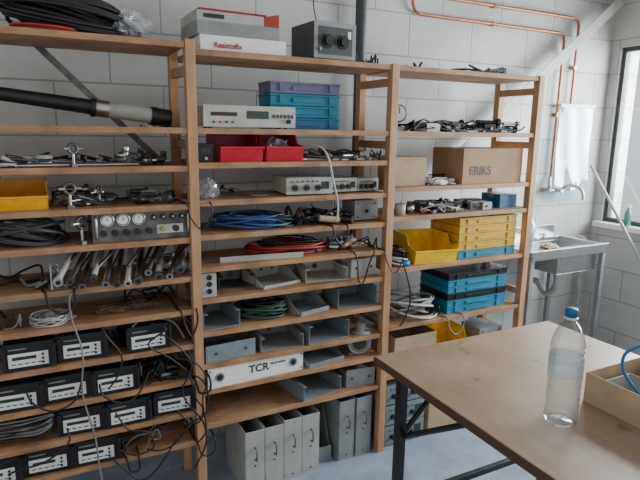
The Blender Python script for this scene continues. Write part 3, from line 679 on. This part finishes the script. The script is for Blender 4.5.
mb.box((-.09,0,.0),(.09,.03,.03),'steel');mb.cyl((-.06,-.005,.015),(-.06,.0,.10),.011,'steel');mb.cyl((.04,-.005,.015),(.04,0,.10),.011,'steel')
mb.cyl((0,0,.015),(0,-.06,.015),.016,'steel')
mb.tube([(0,-.05,.02),(0,-.09,.05),(0,-.16,.05),(0,-.21,.02),(0,-.22,-.03)],.010,'steel',10,5)
for x in (-.08,.08): mb.cyl((x,0,.015),(x*1.2,-.05,.02),.013,'steel');mb.box((x*1.2-.022,-.06,.014),(x*1.2+.022,-.05,.026),'steel')
mb.done(.001)
mb=MB('plastic_splash_sheet',(2.66,.452,1.14))
q=random.Random(3);cols=14;rows=16;vs=[]
for j in range(rows+1):
    for i in range(cols+1):
        u=i/cols;vv=j/rows
        vs.append((-.16+.32*u+.006*math.sin(vv*9),-.005*math.sin(u*13+vv*5)-.004*q.random(),.0+.62*vv))
mb.add(vs,[(j*(cols+1)+i,j*(cols+1)+i+1,(j+1)*(cols+1)+i+1,(j+1)*(cols+1)+i) for j in range(rows) for i in range(cols)],'petb',True)
mb.box((-.165,-.012,.61),(.165,.008,.63),'white')
for x in (-.15,.15): mb.box((x-.008,.008,.612),(x+.008,.047,.628),'white')
mb.done()
zs=.915
s_=MB('stainless_sink',(2.26,.27,0));x0,x1,y0,y1=-.33,.33,-.20,.21
bx0,bx1,by0,by1=-.05,.28,-.15,.12
for a,b in (((x0,y0,zs-.025),(bx0,y1,zs)),((bx1,y0,zs-.025),(x1,y1,zs)),((bx0,y0,zs-.025),(bx1,by0,zs)),((bx0,by1,zs-.025),(bx1,y1,zs))): s_.box(a,b,'stain')
s_.tray((bx0-.003,by0-.003,zs-.17),(bx1+.003,by1+.003,zs-.026),.003,'stain')
s_.box((x0,y1,zs),(x1,y1+.005,zs+.06),'stain')
s_.box((x0,y0-.004,zs-.05),(x1,y0,zs+.006),'stain')
for x in (x0+.02,x1-.02):
    for y in (y0+.02,y1-.02): s_.box((x-.014,y-.014,0),(x+.014,y+.014,zs-.026),'grey')
    s_.box((x-.01,y0+.034,.25),(x+.01,y1-.034,.28),'grey')
s_.tube([(.11,-.02,zs-.17),(.11,-.02,zs-.30),(.11,.05,zs-.36),(.11,.12,zs-.30),(.11,.19,zs-.30)],.02,'lgrey',12,4)
s_.done(.001)
mb=MB('dish_soap_bottle',(2.10,.26,zs));mb.lathe([(0,0),(.035,0),(.037,.02),(.037,.12),(.02,.15),(.012,.16),(.012,.18),(0,.18)],(0,0,0),'petb',20);mb.lathe([(0,.002),(.033,.002),(.033,.08),(0,.08)],(0,0,0),'lime',20);mb.cyl((0,0,.18),(0,0,.205),.014,'blue');mb.done()
mb=MB('dish_brush',(2.32,.36,zs),30);mb.cyl((-.1,0,.012),(.06,0,.012),.007,'white');mb.box((.05,-.015,0),(.11,.015,.022),'cardl');mb.done(.001)
mb=MB('dish_cloth',(2.15,.15,zs));mb.crumple((0,0,0),.05,.04,.014,'cardl',12,.5);mb.done()
mb=MB('soap_bottle',(XW-.025,.22,wz0));mb.lathe([(0,0),(.022,0),(.022,.09),(.01,.11),(.01,.12)],(0,0,0),'greenp',18);mb.cyl((0,0,.12),(0,0,.14),.011,'white');mb.done()
mb=MB('leaning_pole');mb.cyl((2.90,.485,1.37),(2.87,-.56,.0),.010,'lgrey',n=14);mb.done()
mb=MB('white_waste_pipe');mb.cyl((2.86,.44,0),(2.86,.44,.86),.016,'lgrey',n=14);mb.cyl((2.86,.44,.86),(2.86,.495,.86),.016,'lgrey',n=14);mb.done()
# ---------------------------------------------------------------- table
tz=.78
t=MB('wooden_workbench',(.96,-1.25,0))
tx0,tx1,ty0,ty1=-.45,.45,-.75,.75
t.box((tx0,ty0,tz-.030),(tx1,ty1,tz-.004),'tedge');t.box((tx0+.002,ty0+.002,tz-.004),(tx1-.002,ty1-.002,tz),'ttop')
for y in (ty0+.08,ty1-.10):
    for x in (tx0+.06,tx1-.06): t.box((x-.016,y-.016,0),(x+.016,y+.016,tz-.031),'black')
    t.box((tx0+.076,y-.012,tz-.062),(tx1-.076,y+.012,tz-.031),'black');t.box((tx0+.076,y-.01,.22),(tx1-.076,y+.01,.245),'black')
for x in (tx0+.06,tx1-.06):
    t.box((x-.012,ty0+.10,tz-.060),(x+.012,ty1-.12,tz-.031),'black')
t.cyl((tx0+.07,ty1-.10,.50),(tx0+.30,ty1-.10,tz-.05),.010,'black');t.cyl((tx1-.07,ty1-.10,.50),(tx1-.30,ty1-.10,tz-.05),.010,'black')
t.cyl((tx0+.07,ty1-.11,.5),(tx0+.07,ty1-.45,tz-.05),.010,'black')
t.done(.002)
mb=MB('plastic_water_bottle',(.748,-1.11,tz))
prof=[(0,.006),(.03,.002),(.040,.0),(.045,.01)]
for i in range(6): prof+=[(.0455,.02+i*.018),(.043,.029+i*.018)]
prof+=[(.046,.135),(.046,.20),(.043,.207),(.046,.214),(.045,.235),(.038,.262),(.026,.285),(.0165,.297),(.014,.302),(.014,.318)]
mb.lathe(prof,(0,0,0),'pet',32)
mb.lathe([(.0463,.145),(.0466,.15),(.0466,.195),(.0463,.20)],(0,0,0),'label',32)
mb.lathe([(.014,.304),(.0185,.305),(.0185,.308),(.014,.309)],(0,0,0),'white',24)
mb.lathe([(.0,.334),(.015,.334),(.0165,.331),(.0165,.312),(.014,.312)],(0,0,0),'blue',24);mb.done()
mb=carton('open_cardboard_box',(1.08,-1.42,tz),.34,.36,.095,'cardl',0,None,True)
mb.tray((-.14,.03,.005),(.0,.33,.07),.003,'lgrey');mb.box((.02,.05,.005),(.14,.3,.085),'grey');mb.done(.001)
mb=MB('blue_tubing',(1.05,-1.15,tz));mb.tube([(-.02,-.02,.03),(-.05,.03,.10),(-.02,.05,.15),(.06,.03,.17),(.14,.0,.14),(.22,-.05,.10),(.25,-.05,.02)],.005,'blue',10,6);mb.done()
# ---------------------------------------------------------------- light
wd=bpy.data.worlds.new('w');bpy.context.scene.world=wd;wd.use_nodes=True
bg=wd.node_tree.nodes['Background'];bg.inputs[0].default_value=(.97,.985,1,1);bg.inputs[1].default_value=.88
def area(name,loc,target,sx,sy,e,col=(1,1,1)):
    l=bpy.data.lights.new(name,'AREA');l.shape='RECTANGLE';l.size=sx;l.size_y=sy;l.energy=e;l.color=col
    o=bpy.data.objects.new(name,l);bpy.context.scene.collection.objects.link(o);o.location=loc
    o.rotation_euler=(Vector(target)-Vector(loc)).to_track_quat('-Z','Y').to_euler();return o
area('window_daylight',(XW+.35,-.6,1.75),(0,-.4,.9),1.9,1.2,270,(.94,.975,1))
# ---------------------------------------------------------------- camera
cam=bpy.data.cameras.new('camera');co=bpy.data.objects.new('camera',cam);bpy.context.scene.collection.objects.link(co)
cam.sensor_width=36;cam.lens=30.66;cam.clip_start=.02
yaw=math.radians(27.2);pit=math.radians(11.4)
Fv=Vector((math.sin(yaw)*math.cos(pit),math.cos(yaw)*math.cos(pit),-math.sin(pit)))
Rt=Vector((math.cos(yaw),-math.sin(yaw),0));Up=Rt.cross(Fv)
B=Matrix((Rt,Up,-Fv)).transposed()@Matrix.Rotation(.0156,3,'Z')
co.matrix_world=Matrix.Translation((-.517,-2.06,1.58))@B.to_4x4()
bpy.context.scene.camera=co
